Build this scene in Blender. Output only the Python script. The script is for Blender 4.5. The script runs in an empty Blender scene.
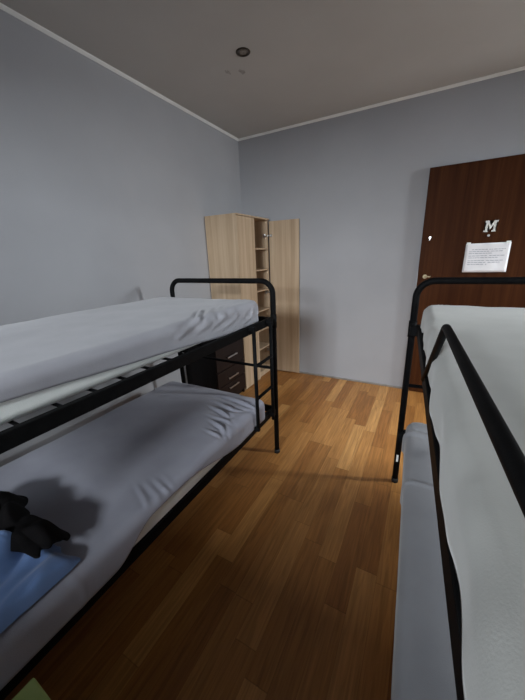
import bpy, bmesh, math, random
from mathutils import Vector, Matrix, noise
random.seed(7)
SC = bpy.context.scene
COL = SC.collection
PI = math.pi

# ------------------------------------------------------------------ helpers
def link(o, parent=None):
    COL.objects.link(o)
    if parent is not None:
        o.parent = parent
    return o

def bm_obj(name, bm, mat, parent=None, smooth=False, loc=None, rotz=0):
    me = bpy.data.meshes.new(name)
    bmesh.ops.recalc_face_normals(bm, faces=bm.faces[:])
    bm.to_mesh(me); bm.free()
    mats = mat if isinstance(mat, (list, tuple)) else [mat]
    for m in mats:
        me.materials.append(m)
    if smooth:
        for p in me.polygons:
            p.use_smooth = True
    o = bpy.data.objects.new(name, me)
    link(o, parent)
    if loc is not None:
        o.location = loc
    o.rotation_euler.z = rotz
    return o

def empty(name, loc, rotz=0):
    o = bpy.data.objects.new(name, None)
    o.empty_display_size = .05
    link(o); o.location = loc; o.rotation_euler.z = rotz
    return o

def tag(o, label, cat, group=None, kind=None):
    o['label'] = label; o['category'] = cat
    if group: o['group'] = group
    if kind: o['kind'] = kind
    return o

def struct(o):
    o['kind'] = 'structure'
    return o

def box(bm, x0, x1, y0, y1, z0, z1, bev=0.0, seg=2, mi=0):
    vs = [bm.verts.new((x, y, z)) for x in (x0, x1) for y in (y0, y1) for z in (z0, z1)]
    idx = [(0, 1, 3, 2), (4, 6, 7, 5), (0, 4, 5, 1), (2, 3, 7, 6), (0, 2, 6, 4), (1, 5, 7, 3)]
    fs = [bm.faces.new([vs[i] for i in f]) for f in idx]
    for f in fs: f.material_index = mi
    if bev > 0:
        es = list({e for f in fs for e in f.edges})
        bmesh.ops.bevel(bm, geom=es, offset=bev, segments=seg, affect='EDGES', profile=.5)
    return bm

def tube(bm, pts, r, seg=12, caps=True):
    pts = [Vector(p) for p in pts]
    # drop duplicates
    q = [pts[0]]
    for p in pts[1:]:
        if (p - q[-1]).length > 1e-6: q.append(p)
    pts = q
    n = len(pts)
    t0 = (pts[1] - pts[0]).normalized()
    up = Vector((0, 0, 1)) if abs(t0.z) < .9 else Vector((1, 0, 0))
    nrm = (up - t0 * up.dot(t0)).normalized()
    rings = []
    for i, p in enumerate(pts):
        if i == 0: t = t0
        elif i == n - 1: t = (pts[-1] - pts[-2]).normalized()
        else: t = ((pts[i + 1] - p).normalized() + (p - pts[i - 1]).normalized()).normalized()
        nrm = (nrm - t * nrm.dot(t)).normalized()
        b = t.cross(nrm)
        rings.append([bm.verts.new(p + (nrm * math.cos(a) + b * math.sin(a)) * r)
                      for a in [2 * PI * k / seg for k in range(seg)]])
    for i in range(n - 1):
        for k in range(seg):
            f = bm.faces.new((rings[i][k], rings[i][(k + 1) % seg], rings[i + 1][(k + 1) % seg], rings[i + 1][k]))
            f.smooth = True
    if caps:
        bm.faces.new(rings[0][::-1]); bm.faces.new(rings[-1])
    return bm

def bend(p0, p1, p2, rad, n=8):
    """points rounding the corner at p1"""
    p0, p1, p2 = Vector(p0), Vector(p1), Vector(p2)
    a = (p0 - p1).normalized(); b = (p2 - p1).normalized()
    ang = a.angle(b); d = rad / math.tan(ang / 2)
    s = p1 + a * d; e = p1 + b * d
    c = p1 + (a + b).normalized() * (rad / math.sin(ang / 2))
    out = []
    for i in range(n + 1):
        t = i / n
        v = (s - c).lerp(e - c, t)
        # slerp
        va = (s - c).normalized(); vb = (e - c).normalized()
        w = va.angle(vb)
        v = (va * math.sin((1 - t) * w) + vb * math.sin(t * w)) / math.sin(w) * rad
        out.append(c + v)
    return out

def lathe(bm, prof, seg=32, center=(0, 0, 0)):
    c = Vector(center); rings = []
    for r, z in prof:
        if r < 1e-6: rings.append([bm.verts.new(c + Vector((0, 0, z)))])
        else: rings.append([bm.verts.new(c + Vector((r * math.cos(2 * PI * k / seg), r * math.sin(2 * PI * k / seg), z))) for k in range(seg)])
    for a, b in zip(rings, rings[1:]):
        for k in range(seg):
            k2 = (k + 1) % seg
            if len(a) == 1 and len(b) == 1: continue
            if len(a) == 1: f = bm.faces.new((a[0], b[k2], b[k]))
            elif len(b) == 1: f = bm.faces.new((a[k], a[k2], b[0]))
            else: f = bm.faces.new((a[k], a[k2], b[k2], b[k]))
            f.smooth = True
    return bm

def sstep(a, b, x):
    t = min(1, max(0, (x - a) / (b - a))); return t * t * (3 - 2 * t)

# ------------------------------------------------------------------ materials
def new_mat(name):
    m = bpy.data.materials.new(name); m.use_nodes = True
    nt = m.node_tree
    b = nt.nodes['Principled BSDF']
    return m, nt, b

def N(nt, t, **kw):
    n = nt.nodes.new(t)
    for k, v in kw.items():
        if hasattr(n, k): setattr(n, k, v)
    return n

def mapped(nt, scale):
    tc = N(nt, 'ShaderNodeTexCoord'); mp = N(nt, 'ShaderNodeMapping')
    mp.inputs['Scale'].default_value = scale
    nt.links.new(tc.outputs['Object'], mp.inputs['Vector'])
    return mp.outputs['Vector']

def noisy(name, c1, c2, scale=3, rough=.8, bump=0., bscale=200, detail=4, mscale=(1, 1, 1), spec=.3, lo=.35, hi=.65, sheen=0, metal=0):
    m, nt, b = new_mat(name)
    v = mapped(nt, mscale)
    no = N(nt, 'ShaderNodeTexNoise'); no.inputs['Scale'].default_value = scale; no.inputs['Detail'].default_value = detail
    nt.links.new(v, no.inputs['Vector'])
    cr = N(nt, 'ShaderNodeValToRGB')
    cr.color_ramp.elements[0].position = lo; cr.color_ramp.elements[1].position = hi
    cr.color_ramp.elements[0].color = (*c1, 1); cr.color_ramp.elements[1].color = (*c2, 1)
    nt.links.new(no.outputs['Fac'], cr.inputs['Fac']); nt.links.new(cr.outputs['Color'], b.inputs['Base Color'])
    b.inputs['Roughness'].default_value = rough
    b.inputs['Specular IOR Level'].default_value = spec
    b.inputs['Metallic'].default_value = metal
    if sheen: b.inputs['Sheen Weight'].default_value = sheen
    if bump:
        n2 = N(nt, 'ShaderNodeTexNoise'); n2.inputs['Scale'].default_value = bscale; n2.inputs['Detail'].default_value = 2
        nt.links.new(v, n2.inputs['Vector'])
        bp = N(nt, 'ShaderNodeBump'); bp.inputs['Strength'].default_value = bump; bp.inputs['Distance'].default_value = .002
        nt.links.new(n2.outputs['Fac'], bp.inputs['Height']); nt.links.new(bp.outputs['Normal'], b.inputs['Normal'])
    return m

def wood(name, cols, grain=(55, 55, 1.6), rough=.5, spec=.35, scale=1.0):
    m, nt, b = new_mat(name)
    v = mapped(nt, grain)
    n1 = N(nt, 'ShaderNodeTexNoise'); n1.inputs['Scale'].default_value = .35 * scale; n1.inputs['Detail'].default_value = 5; n1.inputs['Roughness'].default_value = .65
    n1.inputs['Distortion'].default_value = .4
    nt.links.new(v, n1.inputs['Vector'])
    cr = N(nt, 'ShaderNodeValToRGB')
    e = cr.color_ramp.elements
    e[0].position = .3; e[0].color = (*cols[0], 1); e[1].position = .7; e[1].color = (*cols[2], 1)
    k = e.new(.5); k.color = (*cols[1], 1)
    nt.links.new(n1.outputs['Fac'], cr.inputs['Fac'])
    nt.links.new(cr.outputs['Color'], b.inputs['Base Color'])
    b.inputs['Roughness'].default_value = rough; b.inputs['Specular IOR Level'].default_value = spec
    bp = N(nt, 'ShaderNodeBump'); bp.inputs['Strength'].default_value = .15; bp.inputs['Distance'].default_value = .001
    nt.links.new(n1.outputs['Fac'], bp.inputs['Height']); nt.links.new(bp.outputs['Normal'], b.inputs['Normal'])
    return m

def floor_mat():
    m, nt, b = new_mat('laminate_floor')
    L = nt.links.new
    def M(op, a, c=None, clamp=False):
        n = N(nt, 'ShaderNodeMath'); n.operation = op; n.use_clamp = clamp
        for i, q in enumerate((a, c)):
            if q is None: continue
            if isinstance(q, (int, float)): n.inputs[i].default_value = q
            else: L(q, n.inputs[i])
        return n.outputs[0]
    tc = N(nt, 'ShaderNodeTexCoord'); sp = N(nt, 'ShaderNodeSeparateXYZ'); L(tc.outputs['Object'], sp.inputs[0])
    u = M('DIVIDE', M('ADD', sp.outputs['X'], .052), .092); i = M('FLOOR', u); fu = M('FRACT', u)
    wn = N(nt, 'ShaderNodeTexWhiteNoise'); wn.noise_dimensions = '1D'; L(i, wn.inputs['W'])
    v = M('ADD', M('DIVIDE', sp.outputs['Y'], .62), M('MULTIPLY', wn.outputs['Value'], 7.3)); j = M('FLOOR', v); fv = M('FRACT', v)
    cb = N(nt, 'ShaderNodeCombineXYZ'); L(i, cb.inputs[0]); L(j, cb.inputs[1])
    w2 = N(nt, 'ShaderNodeTexWhiteNoise'); w2.noise_dimensions = '3D'; L(cb.outputs[0], w2.inputs['Vector'])
    cr = N(nt, 'ShaderNodeValToRGB'); e = cr.color_ramp.elements
    cr.color_ramp.interpolation = 'LINEAR'
    e[0].position = 0; e[0].color = (.265, .108, .030, 1)
    e[1].position = 1; e[1].color = (.48, .245, .082, 1)
    for p, c in ((.3, (.31, .132, .036)), (.6, (.36, .162, .047)), (.85, (.44, .212, .066))):
        k = e.new(p); k.color = (*c, 1)
    L(w2.outputs['Value'], cr.inputs['Fac'])
    # grain
    g = N(nt, 'ShaderNodeVectorMath'); g.operation = 'MULTIPLY_ADD'
    L(tc.outputs['Object'], g.inputs[0]); g.inputs[1].default_value = (90, 5, 1)
    L(w2.outputs['Color'], g.inputs[2])
    g2 = N(nt, 'ShaderNodeVectorMath'); g2.operation = 'MULTIPLY_ADD'
    L(w2.outputs['Color'], g2.inputs[0]); g2.inputs[1].default_value = (30, 30, 30); L(g.outputs[0], g2.inputs[2])
    n1 = N(nt, 'ShaderNodeTexNoise'); n1.inputs['Scale'].default_value = .8; n1.inputs['Detail'].default_value = 5; n1.inputs['Distortion'].default_value = .8
    L(g2.outputs[0], n1.inputs['Vector'])
    gr = N(nt, 'ShaderNodeMapRange'); gr.inputs[1].default_value = .3; gr.inputs[2].default_value = .7; gr.inputs[3].default_value = .72; gr.inputs[4].default_value = 1.22
    L(n1.outputs['Fac'], gr.inputs[0])
    # seams
    du = M('MINIMUM', fu, M('SUBTRACT', 1, fu)); dv = M('MINIMUM', fv, M('SUBTRACT', 1, fv))
    su = M('MULTIPLY', M('LESS_THAN', du, .012), .25); sv = M('MULTIPLY', M('LESS_THAN', dv, .003), .3)
    seam = M('SUBTRACT', 1, M('MAXIMUM', su, sv))
    tot = M('MULTIPLY', gr.outputs[0], seam)
    mx = N(nt, 'ShaderNodeVectorMath'); mx.operation = 'SCALE'; L(cr.outputs['Color'], mx.inputs[0]); L(tot, mx.inputs['Scale'])
    L(mx.outputs[0], b.inputs['Base Color'])
    b.inputs['Roughness'].default_value = .38; b.inputs['Specular IOR Level'].default_value = .35
    bp = N(nt, 'ShaderNodeBump'); bp.inputs['Strength'].default_value = .12; bp.inputs['Distance'].default_value = .001
    L(n1.outputs['Fac'], bp.inputs['Height']); L(bp.outputs['Normal'], b.inputs['Normal'])
    return m

M_WALL = noisy('wall_paint', (.372, .373, .394), (.392, .393, .414), 2.5, .85, .25, 260)
M_CEIL = noisy('ceiling_paint', (.50, .485, .46), (.53, .515, .49), 2, .9, .25, 220)
M_TRIM = noisy('cornice_white', (.80, .80, .78), (.86, .86, .84), 8, .7)
M_BASE = noisy('skirting_grey', (.20, .175, .15), (.27, .24, .21), 12, .6)
M_FLOOR = floor_mat()
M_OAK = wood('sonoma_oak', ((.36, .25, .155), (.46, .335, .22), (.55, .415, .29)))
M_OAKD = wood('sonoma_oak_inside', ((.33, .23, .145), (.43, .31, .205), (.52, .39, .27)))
M_MAHOG = wood('mahogany_door_veneer', ((.030, .0095, .0035), (.050, .016, .0055), (.074, .025, .008)), rough=.55, spec=.06)
M_WENGE = wood('black_brown_laminate', ((.006, .005, .005), (.009, .007, .007), (.013, .010, .009)), rough=.5, spec=.2)
M_WENGEF = wood('dark_red_brown_front', ((.010, .006, .0055), (.014, .008, .007), (.019, .011, .009)), rough=.45, spec=.2)
M_BLACK = noisy('black_powder_coat', (.0045, .0045, .005), (.007, .007, .0075), 30, .55, .1, 500, spec=.05)
M_RUB = noisy('black_plastic', (.012, .012, .012), (.02, .02, .02), 30, .6)
M_CHROME = noisy('brushed_metal', (.55, .55, .56), (.68, .68, .68), 40, .3, metal=1)
M_BRASS = noisy('aged_brass', (.28, .22, .14), (.36, .29, .19), 40, .35, metal=1)
M_SHL = noisy('lavender_grey_cotton', (.345, .345, .385), (.385, .385, .425), 6, .9, .35, 420, sheen=.2)
M_SHD = noisy('slate_grey_cotton', (.315, .32, .385), (.35, .355, .42), 6, .9, .35, 420, sheen=.2)
M_SHG = noisy('light_grey_cotton', (.27, .275, .30), (.30, .305, .33), 6, .9, .35, 420, sheen=.2)
M_SHW = noisy('off_white_cotton', (.44, .44, .42), (.50, .50, .48), 5, .9, .12, 380, sheen=.2)
M_MATT = noisy('white_foam_cover', (.82, .85, .83), (.89, .91, .89), 14, .85, .3, 300)
M_BLUE = noisy('blue_cotton', (.12, .21, .43), (.16, .26, .50), 8, .9, .3, 400, sheen=.3)
M_DARK = noisy('black_jacket_cloth', (.006, .0055, .006), (.010, .009, .0095), 12, .9, .3, 300, spec=.08)
M_GREEN = noisy('pale_green_plastic', (.42, .54, .19), (.48, .60, .23), 10, .5)
M_WHITE = noisy('white_plastic', (.75, .76, .72), (.82, .83, .80), 20, .45)
M_PAPER = noisy('white_paper', (.80, .79, .82), (.86, .85, .87), 10, .7)
M_INK = noisy('grey_ink', (.30, .30, .36), (.36, .36, .42), 60, .8)
M_LAMP = noisy('bronze_lamp_ring', (.035, .028, .022), (.06, .05, .04), 30, .35, metal=.6)
M_LENS = noisy('dull_lamp_glass', (.16, .14, .12), (.24, .21, .18), 60, .25)
M_STAIN = noisy('faint_grey_smudge', (.33, .31, .29), (.45, .43, .41), 45, .95)
M_TAG = noisy('orange_care_tag', (.62, .30, .16), (.70, .36, .20), 30, .8)

# ------------------------------------------------------------------ room
LX, RX, FY, BY, CZ = -2.037, 2.05, 3.333, -1.05, 2.695
def slab(name, *a, mat, **k):
    bm = bmesh.new(); box(bm, *a); o = bm_obj(name, bm, mat); struct(o); return o
slab('floor', LX - .1, RX + .1, BY - .1, FY + .1, -.08, 0, mat=M_FLOOR)
slab('ceiling', LX - .1, RX + .1, BY - .1, FY + .1, CZ, CZ + .1, mat=M_CEIL)
slab('wall_left', LX - .1, LX, BY - .1, FY + .1, 0, CZ, mat=M_WALL)
slab('wall_far', LX, RX + .1, FY, FY + .1, 0, CZ, mat=M_WALL)
# wall_right with a tall narrow window opening
WY0, WY1, WZ0, WZ1 = 2.45, 2.95, 1.0, 2.25
UY0, UY1 = .85, 2.1
bm = bmesh.new()
for a in ((BY - .1, UY0, 0, CZ), (UY1, WY0, 0, CZ), (WY1, FY, 0, CZ), (WY0, WY1, 0, WZ0), (WY0, WY1, WZ1, CZ), (UY0, UY1, 0, WZ0), (UY0, UY1, WZ1, CZ)):
    box(bm, RX, RX + .1, *a)
struct(bm_obj('wall_right', bm, M_WALL))
# wall_back with an added, unseen window; sill and edges shaped to steer light
VX0, VX1, VZ0, VZ1 = -1.3, -.08, 1.28, 2.2
bm = bmesh.new()
for a in ((LX, VX0, 0, CZ), (VX1, RX, 0, CZ), (VX0, VX1, 0, VZ0), (VX0, VX1, VZ1, CZ)):
    box(bm, a[0], a[1], BY - .1, BY, a[2], a[3])
struct(bm_obj('wall_back', bm, M_WALL))
# windows
def glass():
    m, nt, b = new_mat('window_glass')
    for n in list(nt.nodes):
        if n.type != 'OUTPUT_MATERIAL': nt.nodes.remove(n)
    out = [n for n in nt.nodes if n.type == 'OUTPUT_MATERIAL'][0]
    t = N(nt, 'ShaderNodeBsdfTransparent'); t.inputs[0].default_value = (.93, .95, .95, 1)
    g = N(nt, 'ShaderNodeBsdfGlossy'); g.inputs['Roughness'].default_value = .02
    mx = N(nt, 'ShaderNodeMixShader'); mx.inputs[0].default_value = .06
    nt.links.new(t.outputs[0], mx.inputs[1]); nt.links.new(g.outputs[0], mx.inputs[2]); nt.links.new(mx.outputs[0], out.inputs[0])
    return m
M_GLASS = glass()
for nm, q0, q1 in (('window_1', WY0, WY1), ('window_3', UY0, UY1)):
    w = struct(empty(nm, (RX + .05, (q0 + q1) / 2, WZ0)))
    hw = (q1 - q0) / 2; hh = WZ1 - WZ0
    bm = bmesh.new()
    bars = [(-hw, -hw + .04, 0, hh), (hw - .04, hw, 0, hh), (-hw, hw, 0, .04), (-hw, hw, hh - .04, hh)]
    if nm == 'window_3': bars.append((-.025, .025, 0, hh))
    for a in bars: box(bm, -.03, .03, a[0], a[1], a[2], a[3], .003)
    bm_obj('window_frame', bm, M_WHITE, w)
    bm = bmesh.new(); box(bm, -.003, .003, -hw + .04, hw - .04, .04, hh - .04); bm_obj('window_pane', bm, M_GLASS, w)
w = struct(empty('fill_window', ((VX0 + VX1) / 2, BY - .05, VZ0)))  # unseen window, added for the fill from behind
hw = (VX1 - VX0) / 2; hh = VZ1 - VZ0
bm = bmesh.new()
for a in ((-hw, -hw + .05, 0, hh), (hw - .05, hw, 0, hh), (-.03, .03, 0, hh), (-hw, hw, 0, .05), (-hw, hw, hh - .05, hh)):
    box(bm, a[0], a[1], -.03, .03, a[2], a[3], .003)
bm_obj('window_frame', bm, M_WHITE, w)
bm = bmesh.new(); box(bm, -hw + .05, hw - .05, -.003, .003, .05, hh - .05); bm_obj('window_pane', bm, M_GLASS, w)
# cornice + skirting
def prism(bm, prof, p0, p1, inward):
    """profile (d inward, z) swept p0->p1"""
    p0, p1, inward = Vector(p0), Vector(p1), Vector(inward)
    a = [bm.verts.new(p0 + inward * d + Vector((0, 0, z))) for d, z in prof]
    b = [bm.verts.new(p1 + inward * d + Vector((0, 0, z))) for d, z in prof]
    n = len(prof)
    for i in range(n): bm.faces.new((a[i], a[(i + 1) % n], b[(i + 1) % n], b[i]))
    bm.faces.new(a[::-1]); bm.faces.new(b)
cor = [(0, 0), (0, -.018), (.006, -.018), (.018, -.005), (.018, 0)]
skt = [(0, 0), (.012, 0), (.012, .012), (.006, .018), (0, .018)]
ends = {'left': ((LX, BY, 0), (LX, FY, 0), (1, 0, 0)), 'far': ((LX, FY, 0), (RX, FY, 0), (0, -1, 0)),
        'right': ((RX, BY, 0), (RX, FY, 0), (-1, 0, 0)), 'back': ((LX, BY, 0), (RX, BY, 0), (0, 1, 0))}
for i, (k, (a, b, n)) in enumerate(ends.items()):
    bm = bmesh.new(); prism(bm, [(d, z + CZ) for d, z in cor], a, b, n); struct(bm_obj('trim_%d' % (i + 1), bm, M_TRIM))
    bm = bmesh.new()
    if k == 'far':
        prism(bm, skt, (LX, FY, 0), (-.085, FY, 0), n); prism(bm, skt, (.80, FY, 0), (RX, FY, 0), n)
    else: prism(bm, skt, a, b, n)
    struct(bm_obj('baseboard_' + k, bm, M_BASE))

# ------------------------------------------------------------------ door (setting)
d = struct(empty('door_1', (-.08, FY, 0)))
bm = bmesh.new(); box(bm, 0, .86, -.035, 0, .004, 2.118, .003)
bm_obj('door_panel', bm, M_MAHOG, d)
def disc(bm, x, z, r, y0, y1, seg=20):
    a = [bm.verts.new((x + r * math.cos(t), y0, z + r * math.sin(t))) for t in [2 * PI * k / seg for k in range(seg)]]
    b = [bm.verts.new((x + r * .8 * math.cos(t), y1, z + r * .8 * math.sin(t))) for t in [2 * PI * k / seg for k in range(seg)]]
    for k in range(seg): bm.faces.new((a[k], a[(k + 1) % seg], b[(k + 1) % seg], b[k]))
    bm.faces.new(b); bm.faces.new(a[::-1])
bm = bmesh.new(); disc(bm, .066, 1.545, .011, -.035, -.043); box(bm, .063, .069, -.040, -.035, 1.522, 1.54, .001)
bm_obj('lock_cylinder', bm, M_CHROME, d)
for z, rr in ((1.198, .021), (1.122, .014)):
    bm = bmesh.new(); disc(bm, .062, z, rr, -.035, -.043)
    if rr > .02: box(bm, .055, .11, -.062, -.052, z - .006, z + .006, .003); disc(bm, .062, z, .009, -.043, -.06)
    bm_obj('door_handle' if rr > .02 else 'keyhole_plate', bm, M_BRASS if rr > .02 else M_CHROME, d)
bm = bmesh.new(); box(bm, -.0015, .0005, -.028, -.012, 1.04, 1.24); bm_obj('latch_plate', bm, M_CHROME, d)
bm = bmesh.new(); disc(bm, .503, 1.537, .011, -.035, -.042); bm_obj('peephole', bm, M_CHROME, d)

# letter M with slab serifs
def prism_xz(bm, poly, y0, y1):
    a = [bm.verts.new((x, y0, z)) for x, z in poly]; b = [bm.verts.new((x, y1, z)) for x, z in poly]
    n = len(poly)
    for i in range(n): bm.faces.new((a[i], a[(i + 1) % n], b[(i + 1) % n], b[i]))
    bm.faces.new(a); bm.faces.new(b[::-1])
bm = bmesh.new()
W_, H_ = .098, .098
half = [(0, 0), (.036, 0), (.036, .014), (.027, .014), (.027, .064), (.049, .018)]
poly = half + [(W_ - x, z) for x, z in half[::-1][1:]]
top = [(W_, H_), (W_ - .030, H_), (W_ / 2, .050), (.030, H_), (0, H_)]
right = [(W_ - .0, .014), (W_ - .010, .014), (W_ - .010, .084), (W_, .084)]
left = [(0, .084), (.010, .084), (.010, .014), (0, .014)]
poly = poly + right + top + left
# shear a touch: the letter leans to the right
poly = [(x + z * .06, z) for x, z in poly]
poly = [(x * .9, z * .9) for x, z in poly]
prism_xz(bm, poly, -.005, 0)
bmesh.ops.triangulate(bm, faces=[f for f in bm.faces if len(f.verts) > 4])
o = bm_obj('letter_sign', bm, M_WHITE, None, loc=(.380, FY - .0353, 1.566))
tag(o, 'white slab-serif letter M fixed on the dark brown door above the paper', 'letter')

# paper notice
pn = empty('paper_notice', (.273, FY - .0353, 1.235))
bm = bmesh.new()
nx, nz = 16, 12; PW, PH = .315, .242
g = {}
for i in range(nx + 1):
    for k in range(nz + 1):
        x = PW * i / nx; z = PH * k / nz
        curl = .008 * (1 - k / nz) ** 2 + .0015 * math.sin(i * .8)
        g[i, k] = (bm.verts.new((x, -.0025 - curl, z)), bm.verts.new((x, -.0018 - curl, z)))
for i in range(nx):
    for k in range(nz):
        for s in (0, 1):
            bm.faces.new([g[i, k][s], g[i + 1, k][s], g[i + 1, k + 1][s], g[i, k + 1][s]])
for i in range(nx):
    for k in (0, nz): bm.faces.new([g[i, k][0], g[i + 1, k][0], g[i + 1, k][1], g[i, k][1]])
for k in range(nz):
    for i in (0, nx): bm.faces.new([g[i, k][0], g[i, k + 1][0], g[i, k + 1][1], g[i, k][1]])
bm_obj('sheet', bm, M_PAPER, pn, smooth=True)
bm = bmesh.new()
rnd = random.Random(3)
for (z, x0, x1) in ((.190, .05, .285), (.174, .03, .27), (.158, .03, .20), (.138, .03, .285), (.122, .03, .24), (.098, .03, .28), (.082, .03, .26), (.066, .03, .17)):
    x = x0
    while x < x1:
        wl = rnd.uniform(.010, .030)
        c = .008 * (1 - z / PH) ** 2 + .0015 * math.sin(x / PW * nx * .8)
        box(bm, x, min(x + wl, x1), -.0035 - c, -.0028 - c, z - .0022, z + .0022)
        x += wl + .005
bm_obj('printed_text', bm, M_INK, pn)
for x, s in ((.004, 1), (PW - .034, 1)):
    bm = bmesh.new(); box(bm, x, x + .03, -.0055, -.001, PH - .008, PH + .010, .0008); bm_obj('adhesive_tape', bm, M_MATT, pn)
tag(pn, 'white printed paper notice taped on the dark brown door under the letter', 'notice')

# ------------------------------------------------------------------ ceiling light
cl = empty('recessed_ceiling_light', (-1.198, 2.081, CZ))
bm = bmesh.new(); lathe(bm, [(.030, -.001), (.031, -.003), (.038, -.005), (.045, -.004), (.047, -.002), (.047, 0)], 36); bm_obj('trim_ring', bm, M_LAMP, cl)
bm = bmesh.new(); lathe(bm, [(0, -.0012), (.018, -.0015), (.031, -.0015), (.031, -.0005), (0, -.0005)], 36); bm_obj('lens', bm, M_LENS, cl)
tag(cl, 'small round unlit spotlight with dark ring recessed in the ceiling', 'ceiling light')
for i, (x, y, s) in enumerate(((-1.402, 2.21, .045), (-1.317, 2.257, .055))):
    bm = bmesh.new()
    vs = []
    for k in range(18):
        a = 2 * PI * k / 18; rr = s * (.55 + .45 * noise.noise(Vector((math.cos(a) * 1.7, math.sin(a) * 1.7, i * 5))))
        vs.append((x + rr * math.cos(a) * .7, y + rr * math.sin(a)))
    a = [bm.verts.new((p[0], p[1], CZ)) for p in vs]; b = [bm.verts.new((p[0], p[1], CZ - .0006)) for p in vs]
    for k in range(18): bm.faces.new((a[k], a[(k + 1) % 18], b[(k + 1) % 18], b[k]))
    bm.faces.new(b)
    o = bm_obj('trim_%d' % (5 + i), bm, M_STAIN); struct(o)  # grey smudges on the ceiling paint, not trim

# ------------------------------------------------------------------ wardrobe
WFX, WN, WF, WH = -1.656, 2.603, 3.292, 1.842     # front x, near y, far y, height
wr = empty('wardrobe', (LX + .004, WN, 0))
D_ = WFX - (LX + .004)       # depth
Wd = WF - WN
T = .016
def wb(name, x0, x1, y0, y1, z0, z1, mat=M_OAK, par=None, bev=.0012):
    bm = bmesh.new(); box(bm, x0, x1, y0, y1, z0, z1, bev); return bm_obj(name, bm, mat, par or wr)
wb('side_panel', 0, D_ - T, 0, T, 0, WH - T)
wb('side_panel', 0, D_ - T, Wd - T, Wd, 0, WH - T)
wb('top_panel', 0, D_ + .002, 0, Wd, WH - T, WH)
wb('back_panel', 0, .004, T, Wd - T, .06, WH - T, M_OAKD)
wb('plinth', D_ - .05, D_ - .034, T, Wd - T, 0, .06)
wb('bottom_panel', .004, D_ - T, T, Wd - T, .06, .076)
mid = .343
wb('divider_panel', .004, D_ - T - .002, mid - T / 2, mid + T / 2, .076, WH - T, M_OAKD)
for z in (1.527, 1.296, 1.064, .832, .60, .37):
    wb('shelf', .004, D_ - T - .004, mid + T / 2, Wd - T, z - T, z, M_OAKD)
dr = wb('door', D_ - T + .001, D_ + .001, .002, mid - .002, .012, WH - T - .004)
# open door pivoted at the far side
od = empty('door', (D_ + .001, Wd - .002, 0), math.radians(2.5)); 
bpy.data.objects.remove(od)
bm = bmesh.new(); box(bm, 0, .358, -T, 0, .012, WH - T - .012, .0012)
od = bm_obj('door', bm, M_OAK, wr, loc=(D_ + .002, Wd + .002, 0), rotz=math.radians(3.0))
for z in (1.662, 1.02, .28):
    bm = bmesh.new()
    box(bm, -.052, -.006, Wd - T - .011, Wd - T, z - .008, z + .008, .002)
    box(bm, -.075, -.045, Wd - T - .006, Wd - T, z - .022, z + .022, .002)
    bm2 = bm_obj('hinge', bm, M_CHROME, wr); bm2.location = (D_ - .002, 0, 0)
    bm = bmesh.new(); disc(bm, .022, z, .0165, -T, -T - .006, 20); box(bm, -.004, .02, -T - .010, -T - .002, z - .007, z + .007, .002)
    bm_obj('hinge_cup', bm, M_CHROME, od)
tag(wr, 'narrow tall light oak wardrobe in the corner with one door swung open', 'wardrobe')

# ------------------------------------------------------------------ drawer unit
CN, CF, CH = 2.09, 2.575, .73
CX = -1.645
du = empty('drawer_unit', (LX + .004, CN, 0)); Dd = CX - (LX + .004); Wc = CF - CN
def cb(name, x0, x1, y0, y1, z0, z1, mat=M_WENGE, par=None, bev=.0015):
    bm = bmesh.new(); box(bm, x0, x1, y0, y1, z0, z1, bev); return bm_obj(name, bm, mat, par or du)
cb('side_panel', 0, Dd - .018, 0, .018, 0, CH - .02)
cb('side_panel', 0, Dd - .018, Wc - .018, Wc, 0, CH - .02)
cb('back_panel', 0, .006, .018, Wc - .018, .05, CH - .02)
cb('top_panel', 0, Dd + .006, -.004, Wc + .004, CH - .02, CH)
cb('plinth', Dd - .06, Dd - .04, .018, Wc - .018, 0, .05)
for z0, z1, hz in ((.395, .700, .505), (.235, .388, .285), (.055, .228, .178)):
    f = cb('drawer', .03, Dd, .003, Wc - .003, z0, z1, M_WENGEF)
    bm = bmesh.new(); ym = Wc / 2 + .01
    box(bm, Dd + .012, Dd + .020, ym - .085, ym + .085, hz - .007, hz + .007, .002)
    for s in (-.07, .07): box(bm, Dd, Dd + .013, ym + s - .004, ym + s + .004, hz - .005, hz + .005)
    bm_obj('handle', bm, M_CHROME, f)
tag(du, 'black-brown three-drawer cabinet with metal bar handles beside the oak wardrobe', 'drawer unit')

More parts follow.
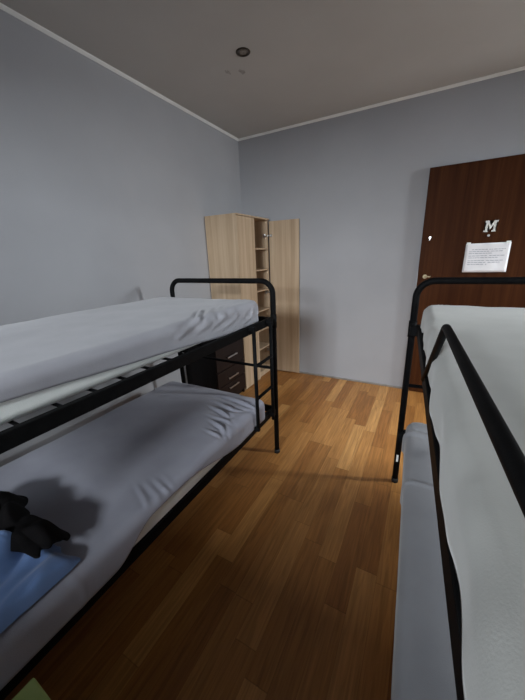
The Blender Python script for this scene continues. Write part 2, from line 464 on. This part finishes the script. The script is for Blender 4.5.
# ------------------------------------------------------------------ bunk beds
BW, BL = .88, 2.0
TR = .0175
def make_bed(name, loc, rz, sg, ladder, guard, inset):
    """local x: 0 = aisle side, sg*BW = wall side; y: 0 = far end, -BL = near end"""
    root = empty(name, loc, rz)
    X1 = sg * BW
    for y, nm in ((0, 'far'), (-BL, 'near')):
        bm = bmesh.new()
        top = 1.290
        pts = [(0, y, .012)] + bend((0, y, .5), (0, y, top), (X1, y, top), .085, 10) + bend((0, y, top), (X1, y, top), (X1, y, 0), .085, 10) + [(X1, y, .012)]
        tube(bm, pts, TR, 14)
        ef = bm_obj('end_frame', bm, M_BLACK, root)
        for xx in (0, X1):
            bm = bmesh.new(); tube(bm, [(xx, y, 0), (xx, y, .03)], TR + .003, 14); bm_obj('foot_cap', bm, M_RUB, ef)
            bm = bmesh.new()
            tube(bm, [(xx, y, .985), (xx, y, 1.075)], TR + .0035, 14)
            bm_obj('joint_sleeve', bm, M_BLACK, ef)
        for z in (.69,):
            bm = bmesh.new(); tube(bm, [(0, y, z), (X1, y, z)], .0105, 10)
            bm_obj('crossbar', bm, M_BLACK, root)
        for z in (.365, 1.03):
            bm = bmesh.new(); box(bm, min(0, X1) + .012, max(0, X1) - .012, y - .011, y + .011, z - .024, z + .024, .002)
            bm_obj('end_rail', bm, M_BLACK, root)
    for z0, z1 in ((1.010, 1.059), (.345, .396)):
        for px_, inn in ((0, sg), (X1, -sg)):
            xx = px_ + inn * inset
            bm = bmesh.new()
            box(bm, xx - .011, xx + .011, -BL + .015, -.015, z0, z1, .003)
            # inner ledge that carries the slats
            box(bm, min(xx, xx + inn * .035), max(xx, xx + inn * .035), -BL + .03, -.03, z1 - .026, z1 - .022)
            r = bm_obj('side_rail', bm, M_BLACK, root)
            for yy in (-.045, -BL + .045):
                bm = bmesh.new()
                box(bm, min(px_, xx) - .012, max(px_, xx) + .012, yy - .022, yy + .022, z0 - .006, z1 - .004, .004)
                bm_obj('rail_bracket', bm, M_BLACK, r)
        n = 17
        for k in range(n):
            yy = -.10 - k * (BL - .2) / (n - 1)
            bm = bmesh.new(); box(bm, min(0, X1) + inset + .008, max(0, X1) - inset - .008, yy - .0035, yy + .0035, z1 - .022, z1 - .012, .001)
            bm_obj('slat', bm, M_BLACK, root)
    if ladder:
        lx = -sg * .024
        la = None
        bm = bmesh.new()
        for yy in (-.095, -.31):
            pass
        bm = bmesh.new()
        tube(bm, [(lx, -.31, .375), (lx, -.31, 1.045)], .0115, 10)
        st = bm_obj('ladder_stile', bm, M_BLACK, root)
        bm = bmesh.new(); tube(bm, [(lx, -.095, .345), (lx, -.095, 1.045)], .0115, 10); bm_obj('ladder_stile', bm, M_BLACK, root)
        for z in (.815, .600):
            bm = bmesh.new(); tube(bm, [(lx, -.31, z), (lx, -.095, z)], .0105, 10); bm_obj('ladder_rung', bm, M_BLACK, root)
        for yy in (-.095, -.31):
            for z in (1.045, .385):
                bm = bmesh.new(); box(bm, min(lx * 1.4, sg * .014), max(lx * 1.4, sg * .014), yy - .014, yy + .014, z - .010, z + .014, .003)
                bm_obj('ladder_hook', bm, M_BLACK, root)
    if guard:
        gx = guard[0]; zg = 1.277; y0, y1 = guard[1], guard[2]
        bm = bmesh.new()
        ft = (sg * .024, y0 + .27, 1.035); ft2 = (sg * .024, y1 - .12, 1.035)
        ap = (gx, y0, zg); ap2 = (gx, y1, zg)
        pts = [ft] + bend(ft, ap, ap2, .030, 8) + bend(ap, ap2, ft2, .030, 8) + [ft2]
        tube(bm, pts, .0092, 14)
        bm_obj('guard_rail', bm, M_BLACK, root)
    return root

TH = math.radians(3.35)
bedL = make_bed('bunk_bed', (-.869, 1.752, 0), 0, -1, True, None, .012)
tag(bedL, 'black tubular metal bunk bed with small ladder along the left wall', 'bunk bed', 'black metal bunk beds')
bedR = make_bed('bunk_bed', (-.039, 1.806, 0), TH, 1, False, (.031, -1.025, -1.75), .033)
tag(bedR, 'black tubular metal bunk bed with guard rail on the right side by the door', 'bunk bed', 'black metal bunk beds')
bm = bmesh.new(); box(bm, -.006, .006, -TR - .0012, -TR + .004, .165, .215, .001)
bm_obj('scuffed_sticker', bm, M_MATT, bedR)

# ------------------------------------------------------------------ mattresses with fitted sheets
def warp(a, b, W, L, r, l_of, zt, h_of):
    """(a,b) extended flat coords -> rounded box surface. centre at 0"""
    iw, il = W / 2 - r, L / 2 - r
    qa = max(-iw, min(iw, a)); qb = max(-il, min(il, b))
    ea, eb = a - qa, b - qb
    l = max(abs(ea), abs(eb))
    if l < 1e-9:
        p = Vector((qa, qb, zt)); n = Vector((0, 0, 1)); dirv = Vector((0, 0, 0))
        return p, n, 0
    if abs(ea) >= abs(eb): ang = (PI / 4) * abs(eb) / abs(ea)
    else: ang = PI / 2 - (PI / 4) * abs(ea) / abs(eb)
    dx = math.cos(ang) * (1 if ea >= 0 else -1); dy = math.sin(ang) * (1 if eb >= 0 else -1)
    if abs(ea) < 1e-9: dx = 0; dy = 1 if eb > 0 else -1
    if abs(eb) < 1e-9: dy = 0; dx = 1 if ea > 0 else -1
    s = l * l_of(qa, qb, dx, dy)          # arc length
    rt = min(r, .035)                      # top edge rounding
    off = r - rt
    if s < off: o_ = s; zz = 0; n = Vector((0, 0, 1))
    elif s < off + PI / 2 * rt:
        t = (s - off) / rt; o_ = off + rt * math.sin(t); zz = rt * (1 - math.cos(t)); n = Vector((dx * math.sin(t), dy * math.sin(t), math.cos(t)))
    else:
        o_ = r; zz = rt + s - off - PI / 2 * rt; n = Vector((dx, dy, 0))
    return Vector((qa + dx * o_, qb + dy * o_, zt - zz)), n, s

def cloth_box(name, W, L, r, zt, drop_of, disp, mat, parent, ctr, thick=.003, step=.0075):
    """sheet over the top and down the sides; drop_of(x,y,dx,dy) gives the hang"""
    ext = .16
    iw, il = W / 2 - r, L / 2 - r
    nr = 14
    na = int(2 * iw / step); nb = int(2 * il / step)
    As = [-iw - ext * (1 - k / nr) for k in range(nr)] + [-iw + 2 * iw * k / na for k in range(na + 1)] + [iw + ext * (k + 1) / nr for k in range(nr)]
    Bs = [-il - ext * (1 - k / nr) for k in range(nr)] + [-il + 2 * il * k / nb for k in range(nb + 1)] + [il + ext * (k + 1) / nr for k in range(nr)]
    rt = min(r, .035)
    def l_of(qa, qb, dx, dy):
        tot = (r - rt) + PI / 2 * rt + max(0, drop_of(qa, qb, dx, dy) - rt)
        return tot / ext
    bm = bmesh.new(); g = {}
    for i, a in enumerate(As):
        for j, b in enumerate(Bs):
            p, n, s = warp(a, b, W, L, r, l_of, zt, None)
            p = p + n * disp(p, n)
            g[i, j] = bm.verts.new(p + Vector(ctr))
    for i in range(len(As) - 1):
        for j in range(len(Bs) - 1):
            f = bm.faces.new((g[i, j], g[i + 1, j], g[i + 1, j + 1], g[i, j + 1])); f.smooth = True
    o = bm_obj(name, bm, mat, parent, smooth=True)
    md = o.modifiers.new('thickness', 'SOLIDIFY'); md.thickness = thick; md.offset = 1
    return o

def wrinkles(cx, cy, reach, k, amp, warpamp=.5, seed=0, lo=-PI, hi=PI):
    def f(p):
        d = Vector((p.x - cx, p.y - cy)); R = d.length
        if R < 1e-4 or R > reach * 3: return 0
        ph = math.atan2(d.y, d.x)
        w = warpamp * noise.noise(Vector((p.x * 5 + seed, p.y * 5, seed)))
        s = math.sin(k * ph + w * 6)
        env = math.exp(-(R / reach) ** 2) * sstep(.0, .05, R)
        gate = .35 + .65 * sstep(-.2, .5, noise.noise(Vector((ph * 3 + seed, R * 2, seed * 2.))))
        return amp * (1 - abs(s) ** .7) * env * gate
    return f

def folds(lines, zb, amp=.011, w=.012):
    segs = []
    for k, L in enumerate(lines):
        P = [Vector((x, y, z - zb)) for x, y, z in L]
        for i in range(len(P) - 1):
            # smooth ends: amplitude grows in and fades out
            segs.append((P[i], P[i + 1], i, len(P) - 1, k))
    def f(p):
        if p.y < -1.6: return 0
        best = {}
        for a, b, i, n, k in segs:
            ab = b - a; t = max(0, min(1, (p - a).dot(ab) / ab.length_squared))
            d = (p - a - ab * t).length
            if k not in best or d < best[k][0]: best[k] = (d, (i + t) / n)
        v = 0
        for k, (d, t) in best.items():
            if d < .06:
                A = amp * (.7 + .3 * math.sin(k * 2.3)) * sstep(-.04, .45, t) * sstep(1.06, .80, t)
                v += A * (math.exp(-(d / w) ** 2) - .5 * math.exp(-((d - .018) / .009) ** 2))
        return v
    return f

FU = [[(-.077, -.243, 1.18), (0, -.406, 1.151), (0, -.526, 1.113)], [(-.03, -.20, 1.18), (0, -.303, 1.124), (0, -.436, 1.092)],
      [(-.02, -.13, 1.18), (0, -.213, 1.114), (0, -.332, 1.089)], [(-.01, -.07, 1.17), (0, -.139, 1.099), (0, -.231, 1.081)],
      [(-.09, -.30, 1.18), (-.01, -.47, 1.151), (0, -.617, 1.123)], [(0, -.031, 1.172), (0, -.03, 1.117), (0, -.069, 1.094)],
      [(-.12, -.42, 1.18), (-.02, -.58, 1.17), (0, -.75, 1.13)]]
FL = [[(-.381, -.156, .512), (-.174, -.212, .512), (0, -.221, .461)], [(-.348, -.228, .512), (-.141, -.291, .512), (0, -.335, .45)],
      [(-.276, -.334, .512), (-.08, -.351, .512), (0, -.391, .483)], [(-.211, -.376, .512), (-.067, -.425, .512), (0, -.494, .485)],
      [(-.234, -.218, .512), (-.107, -.22, .512), (0, -.185, .48)], [(-.174, -.474, .512), (-.055, -.494, .512), (0, -.513, .479)],
      [(-.403, -.096, .512), (-.177, -.11, .512), (-.014, -.14, .512)]]
FL2 = [[(-.15, -.915, .512), (-.032, -.954, .512), (0, -.968, .487)], [(-.13, -.885, .512), (-.027, -.915, .512), (0, -.912, .49)],
       [(-.11, -.84, .512), (-.013, -.883, .512), (0, -.876, .491)], [(-.17, -.945, .512), (-.059, -.991, .512), (-.005, -1.02, .512)],
       [(-.06, -1.325, .512), (-.011, -1.324, .512), (0, -1.305, .46), (0, -1.31, .401), (0, -1.334, .382)], [(-.05, -1.26, .512), (0, -1.245, .451), (0, -1.26, .41)]]

def make_mattress(name, W, L, zb, zt, loc, rz, sg, sheetmat, drop_of, wr_list, seed, gentle=.004, extra=None):
    """local: x 0..sg*W, y 0..-L"""
    root = empty(name, (loc[0], loc[1], zb), rz)
    h = zt - zb
    bm = bmesh.new(); box(bm, min(0, sg * W) + .010, max(0, sg * W) - .010, -L + .010, -.010, 0, h - .011, .03, 4)
    for f in bm.faces: f.smooth = True
    bm_obj('mattress_core', bm, M_MATT, root)
    # piping round the upper rim is hidden by the sheet; lower seam stays visible
    ctr = (sg * W / 2, -L / 2, 0)
    def disp(p, n):
        P = Vector((p.x + sg * W / 2, p.y - L / 2, p.z))
        q = Vector((P.x * 2.2 + seed * 3.1, P.y * 2.2, P.z * 2.2 + seed))
        v = gentle * noise.noise(q) + gentle * .4 * noise.noise(q * 3.3) + .0018
        side = 1 - abs(n.z)
        for w in wr_list: v += w(P) * (.75 if side > .5 else 1)
        if extra: v += extra(P, n)
        return max(v, -.009)
    cloth_box('fitted_sheet', W, L, .06, h, drop_of, disp, sheetmat, root, ctr)
    return root

# left upper: front edge x -0.89 (local 0), far end y 1.655
def dropLU(x, y, dx, dy):
    # x,y centred coords; y runs -L/2..L/2
    yy = y + .97                       # 0 near end .. 1.94 far end
    if dx > .3:                        # aisle side
        return .060 + .070 * sstep(.45, 1.72, yy) + .003 * math.sin(yy * 9)
    return .125
mLU = make_mattress('mattress', .84, 1.94, 1.050, 1.180, (-.912, 1.655), 0, -1, M_SHL, dropLU,
    [folds(FU, 1.050, .019, .0085), wrinkles(-.06, .06, .36, 15, .006, .12, 1)], 1, .006)
tag(mLU, 'upper mattress of the left bunk bed in a lavender-grey fitted sheet', 'mattress', 'mattresses on the bunk beds')
def dropLL(x, y, dx, dy):
    yy = y + .97
    if dx > .3:
        v = .125 - .088 * sstep(1.60, 1.12, yy) + .088 * sstep(.93, .74, yy)
        return v
    return .13
def extraLL(P, n):
    v = 0
    return v
mLL = make_mattress('mattress', .88, 1.94, .380, .512, (-.870, 1.618), 0, -1, M_SHD, dropLL,
    [folds(FL, .380, .018, .0085), folds(FL2, .380, .004, .008), wrinkles(.05, .04, .50, 17, .004, .12, 9)], 2, .005, extraLL)
tag(mLL, 'lower mattress of the left bunk bed in a slate-grey wrinkled sheet', 'mattress', 'mattresses on the bunk beds')
def dropRU(x, y, dx, dy):
    yy = y + .97
    if dx < -.3:
        return .104 - .03 * sstep(.62, .30, yy) + .007 * math.sin(yy * 21 + .6) + .004 * math.sin(yy * 47)
    return .12
def extraRU(P, n):
    v = .0
    if n.x < -.5 or n.z < .5:
        v += .006 * noise.noise(Vector((P.y * 9, P.z * 3, 2))) + .002 * math.sin((P.y + 1.94) * 21 + .6) * sstep(.10, .03, P.z)
    return v + .0035 * noise.noise(Vector((P.x * 9, P.y * 2.5, 5)))
# right bed frame local origin (-.039,1.806), rotated by TH
def rb(x, y):
    return (-.039 + x * math.cos(TH) - y * math.sin(TH), 1.806 + x * math.sin(TH) + y * math.cos(TH))
mRU = make_mattress('mattress', .84, 1.94, 1.055, 1.172, rb(.042, -.045), TH - .013, 1, M_SHW, dropRU,
    [wrinkles(.02, .0, .12, 22, .006, .3, 21)], 3, .006, extraRU)
tag(mRU, 'upper mattress of the right bunk bed in an off-white fitted sheet', 'mattress', 'mattresses on the bunk beds')
def extraRL(P, n):
    return .012 * math.exp(-((P.y + .15 + .1 * P.x) / .02) ** 2) + .006 * math.exp(-((P.y + .55 + .06 * P.x) / .012) ** 2)
mRL = make_mattress('mattress', .87, 1.94, .380, .492, rb(.030, -.045), TH - .018, 1, M_SHG, lambda *a: .118,
    [wrinkles(.02, .0, .2, 22, .005, .3, 31)], 4, .003, extraRL)
tag(mRL, 'lower mattress of the right bunk bed in a plain grey sheet', 'mattress', 'mattresses on the bunk beds')
bm = bmesh.new(); box(bm, -.016, .001, -.082, -.045, .012, .016, .0005)
o = bm_obj('care_tag', bm, M_TAG, mLU)

# ------------------------------------------------------------------ blue blanket, black jacket
def drape(name, outline_fn, nu, nv, zfn, mat, thick=.012, sub=1):
    bm = bmesh.new(); g = {}
    for i in range(nu + 1):
        for j in range(nv + 1):
            x, y = outline_fn(i / nu, j / nv)
            g[i, j] = bm.verts.new((x, y, zfn(x, y, i / nu, j / nv)))
    for i in range(nu):
        for j in range(nv):
            bm.faces.new((g[i, j], g[i + 1, j], g[i + 1, j + 1], g[i, j + 1]))
    o = bm_obj(name, bm, mat, None, smooth=True)
    md = o.modifiers.new('thickness', 'SOLIDIFY'); md.thickness = thick; md.offset = 1
    md = o.modifiers.new('soft', 'SUBSURF'); md.levels = 1; md.render_levels = 1
    return o
def bl_out(u, v):
    # u: 0 = aisle edge .. 1 = inner ; v: 0 = near .. 1 = far tip
    y = -.28 + .62 * v
    xa = -.882 - .010 * v
    xi = -1.50 + .50 * v ** 1.4
    x = xa + (xi - xa) * u
    y -= .03 * u * v * math.sin(u * 3)
    return x, y
def bl_z(x, y, u, v):
    rim = sstep(0, .07, u) * sstep(1, .93, u) * sstep(1.0, .93, v) * sstep(0, .05, v)
    n1 = noise.noise(Vector((x * 7, y * 5, 3))); n2 = noise.noise(Vector((x * 3 + y * 9, y * 2 - x * 4, 8)))
    f = 1 - abs(noise.noise(Vector(((x * .8 + y * .35) * 15, (y * .8 - x * .4) * 5, 1.5)))) * 2
    far = sstep(.35, .9, u)
    return .5235 + rim * (.016 + .022 * max(0, n1 + .5) + (.022 + .06 * far) * max(0, f) + .02 * far * (n2 + .5))
o = drape('blanket', bl_out, 56, 60, bl_z, M_BLUE, .008)
tag(o, 'crumpled blue blanket on the near end of the left lower mattress', 'blanket')
def jk_out(u, v):
    # diagonal heap
    cx = -1.44 + .49 * u; cy = .235 + .05 * u + .22 * (v - .5) * (1.15 - .75 * u) + .02 * math.sin(u * 9)
    q = noise.noise(Vector((u * 6, v * 1.3, 7))); q2 = noise.noise(Vector((v * 5, u * 2, 3)))
    return cx + .03 * q2 * (1 if u > .6 else .5), cy + .02 * (1 - u) + .025 * q
def jk_z(x, y, u, v):
    e = noise.noise(Vector((x * 14, y * 14, 2.2))) * .012
    rim = sstep(0, .18, u) * sstep(1, .80, u) * sstep(0, .25, v) * sstep(1, .75, v)
    f = 1 - abs(noise.noise(Vector((x * 9 + y * 5, y * 13, 4.5)))) * 2
    base = .541 + .060 * sstep(.38, .30, y)
    return base + e * rim + rim * (.012 + .030 * max(0, f) + .014 * noise.noise(Vector((x * 6, y * 6, 9))))
o = drape('jacket', jk_out, 48, 30, jk_z, M_DARK, .010)
tag(o, 'black crumpled jacket lying behind the blue blanket on the lower mattress', 'jacket')

# ------------------------------------------------------------------ green box at the camera's feet, left
gb = empty('storage_box', (-.812, .131, 0), math.radians(-2))
def fr(bm, x0, x1, y0, y1, z0, z1, tpr):
    a = [bm.verts.new(p) for p in ((x0 + tpr, y0 + tpr, z0), (x1 - tpr, y0 + tpr, z0), (x1 - tpr, y1 - tpr, z0), (x0 + tpr, y1 - tpr, z0))]
    b = [bm.verts.new(p) for p in ((x0, y0, z1), (x1, y0, z1), (x1, y1, z1), (x0, y1, z1))]
    for k in range(4): bm.faces.new((a[k], a[(k + 1) % 4], b[(k + 1) % 4], b[k]))
    bm.faces.new(a[::-1]); bm.faces.new(b)
bm = bmesh.new(); fr(bm, .006, .29, -.40, -.006, 0, .375, .02); bm_obj('box_body', bm, M_GREEN, gb)
bm = bmesh.new(); box(bm, 0, .296, -.406, 0, .375, .40, .006, 3); bm_obj('lid', bm, M_GREEN, gb)
tag(gb, 'pale green lidded box beside the left bunk bed at the bottom edge', 'box')

# ------------------------------------------------------------------ light
def area(name, loc, rot, sx, sy, power, col):
    l = bpy.data.lights.new(name, 'AREA'); l.shape = 'RECTANGLE'; l.size = sx; l.size_y = sy; l.energy = power; l.color = col
    o = bpy.data.objects.new(name, l); link(o); o.location = loc; o.rotation_euler = rot
    return o
def aim(l, tgt):
    d = (Vector(tgt) - l.location).normalized()
    l.rotation_euler = d.to_track_quat('-Z', 'Y').to_euler()
# daylight through the narrow right window
aim(area('window_daylight', (RX + .55, 2.72, 2.15), (0, 0, 0), .30, .9, 120, (.95, .97, 1.0)), (-.6, 1.9, .6))
# sky light through the wide right window, from above
aim(area('window_skylight', (RX + 1.0, 1.45, 2.95), (0, 0, 0), 1.5, .9, 320, (.92, .96, 1.0)), (.2, 1.9, .6))
# added fill from behind the camera, cut by the unseen back window
aim(area('back_window_fill', (-.4, BY - 1.6, 2.15), (0, 0, 0), 1.0, .5, 215, (.93, .955, 1.0)), (-.3, 3.0, .9))
W = bpy.data.worlds.new('World'); SC.world = W; W.use_nodes = True
bg = W.node_tree.nodes['Background']; bg.inputs[0].default_value = (.80, .88, 1.0, 1); bg.inputs[1].default_value = .5

# ------------------------------------------------------------------ camera
cam = bpy.data.cameras.new('camera'); co = bpy.data.objects.new('camera', cam); link(co)
cam.sensor_fit = 'HORIZONTAL'; cam.sensor_width = 36; cam.lens = 298.26 / 525 * 36; cam.clip_start = .01
pitch, yaw, roll = -3.07484528e-01, -5.02177333e-01, -3.99051949e-02
cp, sp, cy_, sy_, cr_, sr_ = math.cos(pitch), math.sin(pitch), math.cos(yaw), math.sin(yaw), math.cos(roll), math.sin(roll)
f = Vector((sy_ * cp, cy_ * cp, sp)); r = Vector((cy_, -sy_, 0)); u = r.cross(f)
r2 = r * cr_ + u * sr_; u2 = u * cr_ - r * sr_
co.matrix_world = Matrix(((r2.x, u2.x, -f.x, 0), (r2.y, u2.y, -f.y, 0), (r2.z, u2.z, -f.z, 1.45), (0, 0, 0, 1)))
SC.camera = co
SC.view_settings.view_transform = 'Standard'; SC.view_settings.look = 'None'; SC.view_settings.gamma = 1
SC.view_settings.exposure = .22
SC.view_settings.use_curve_mapping = False
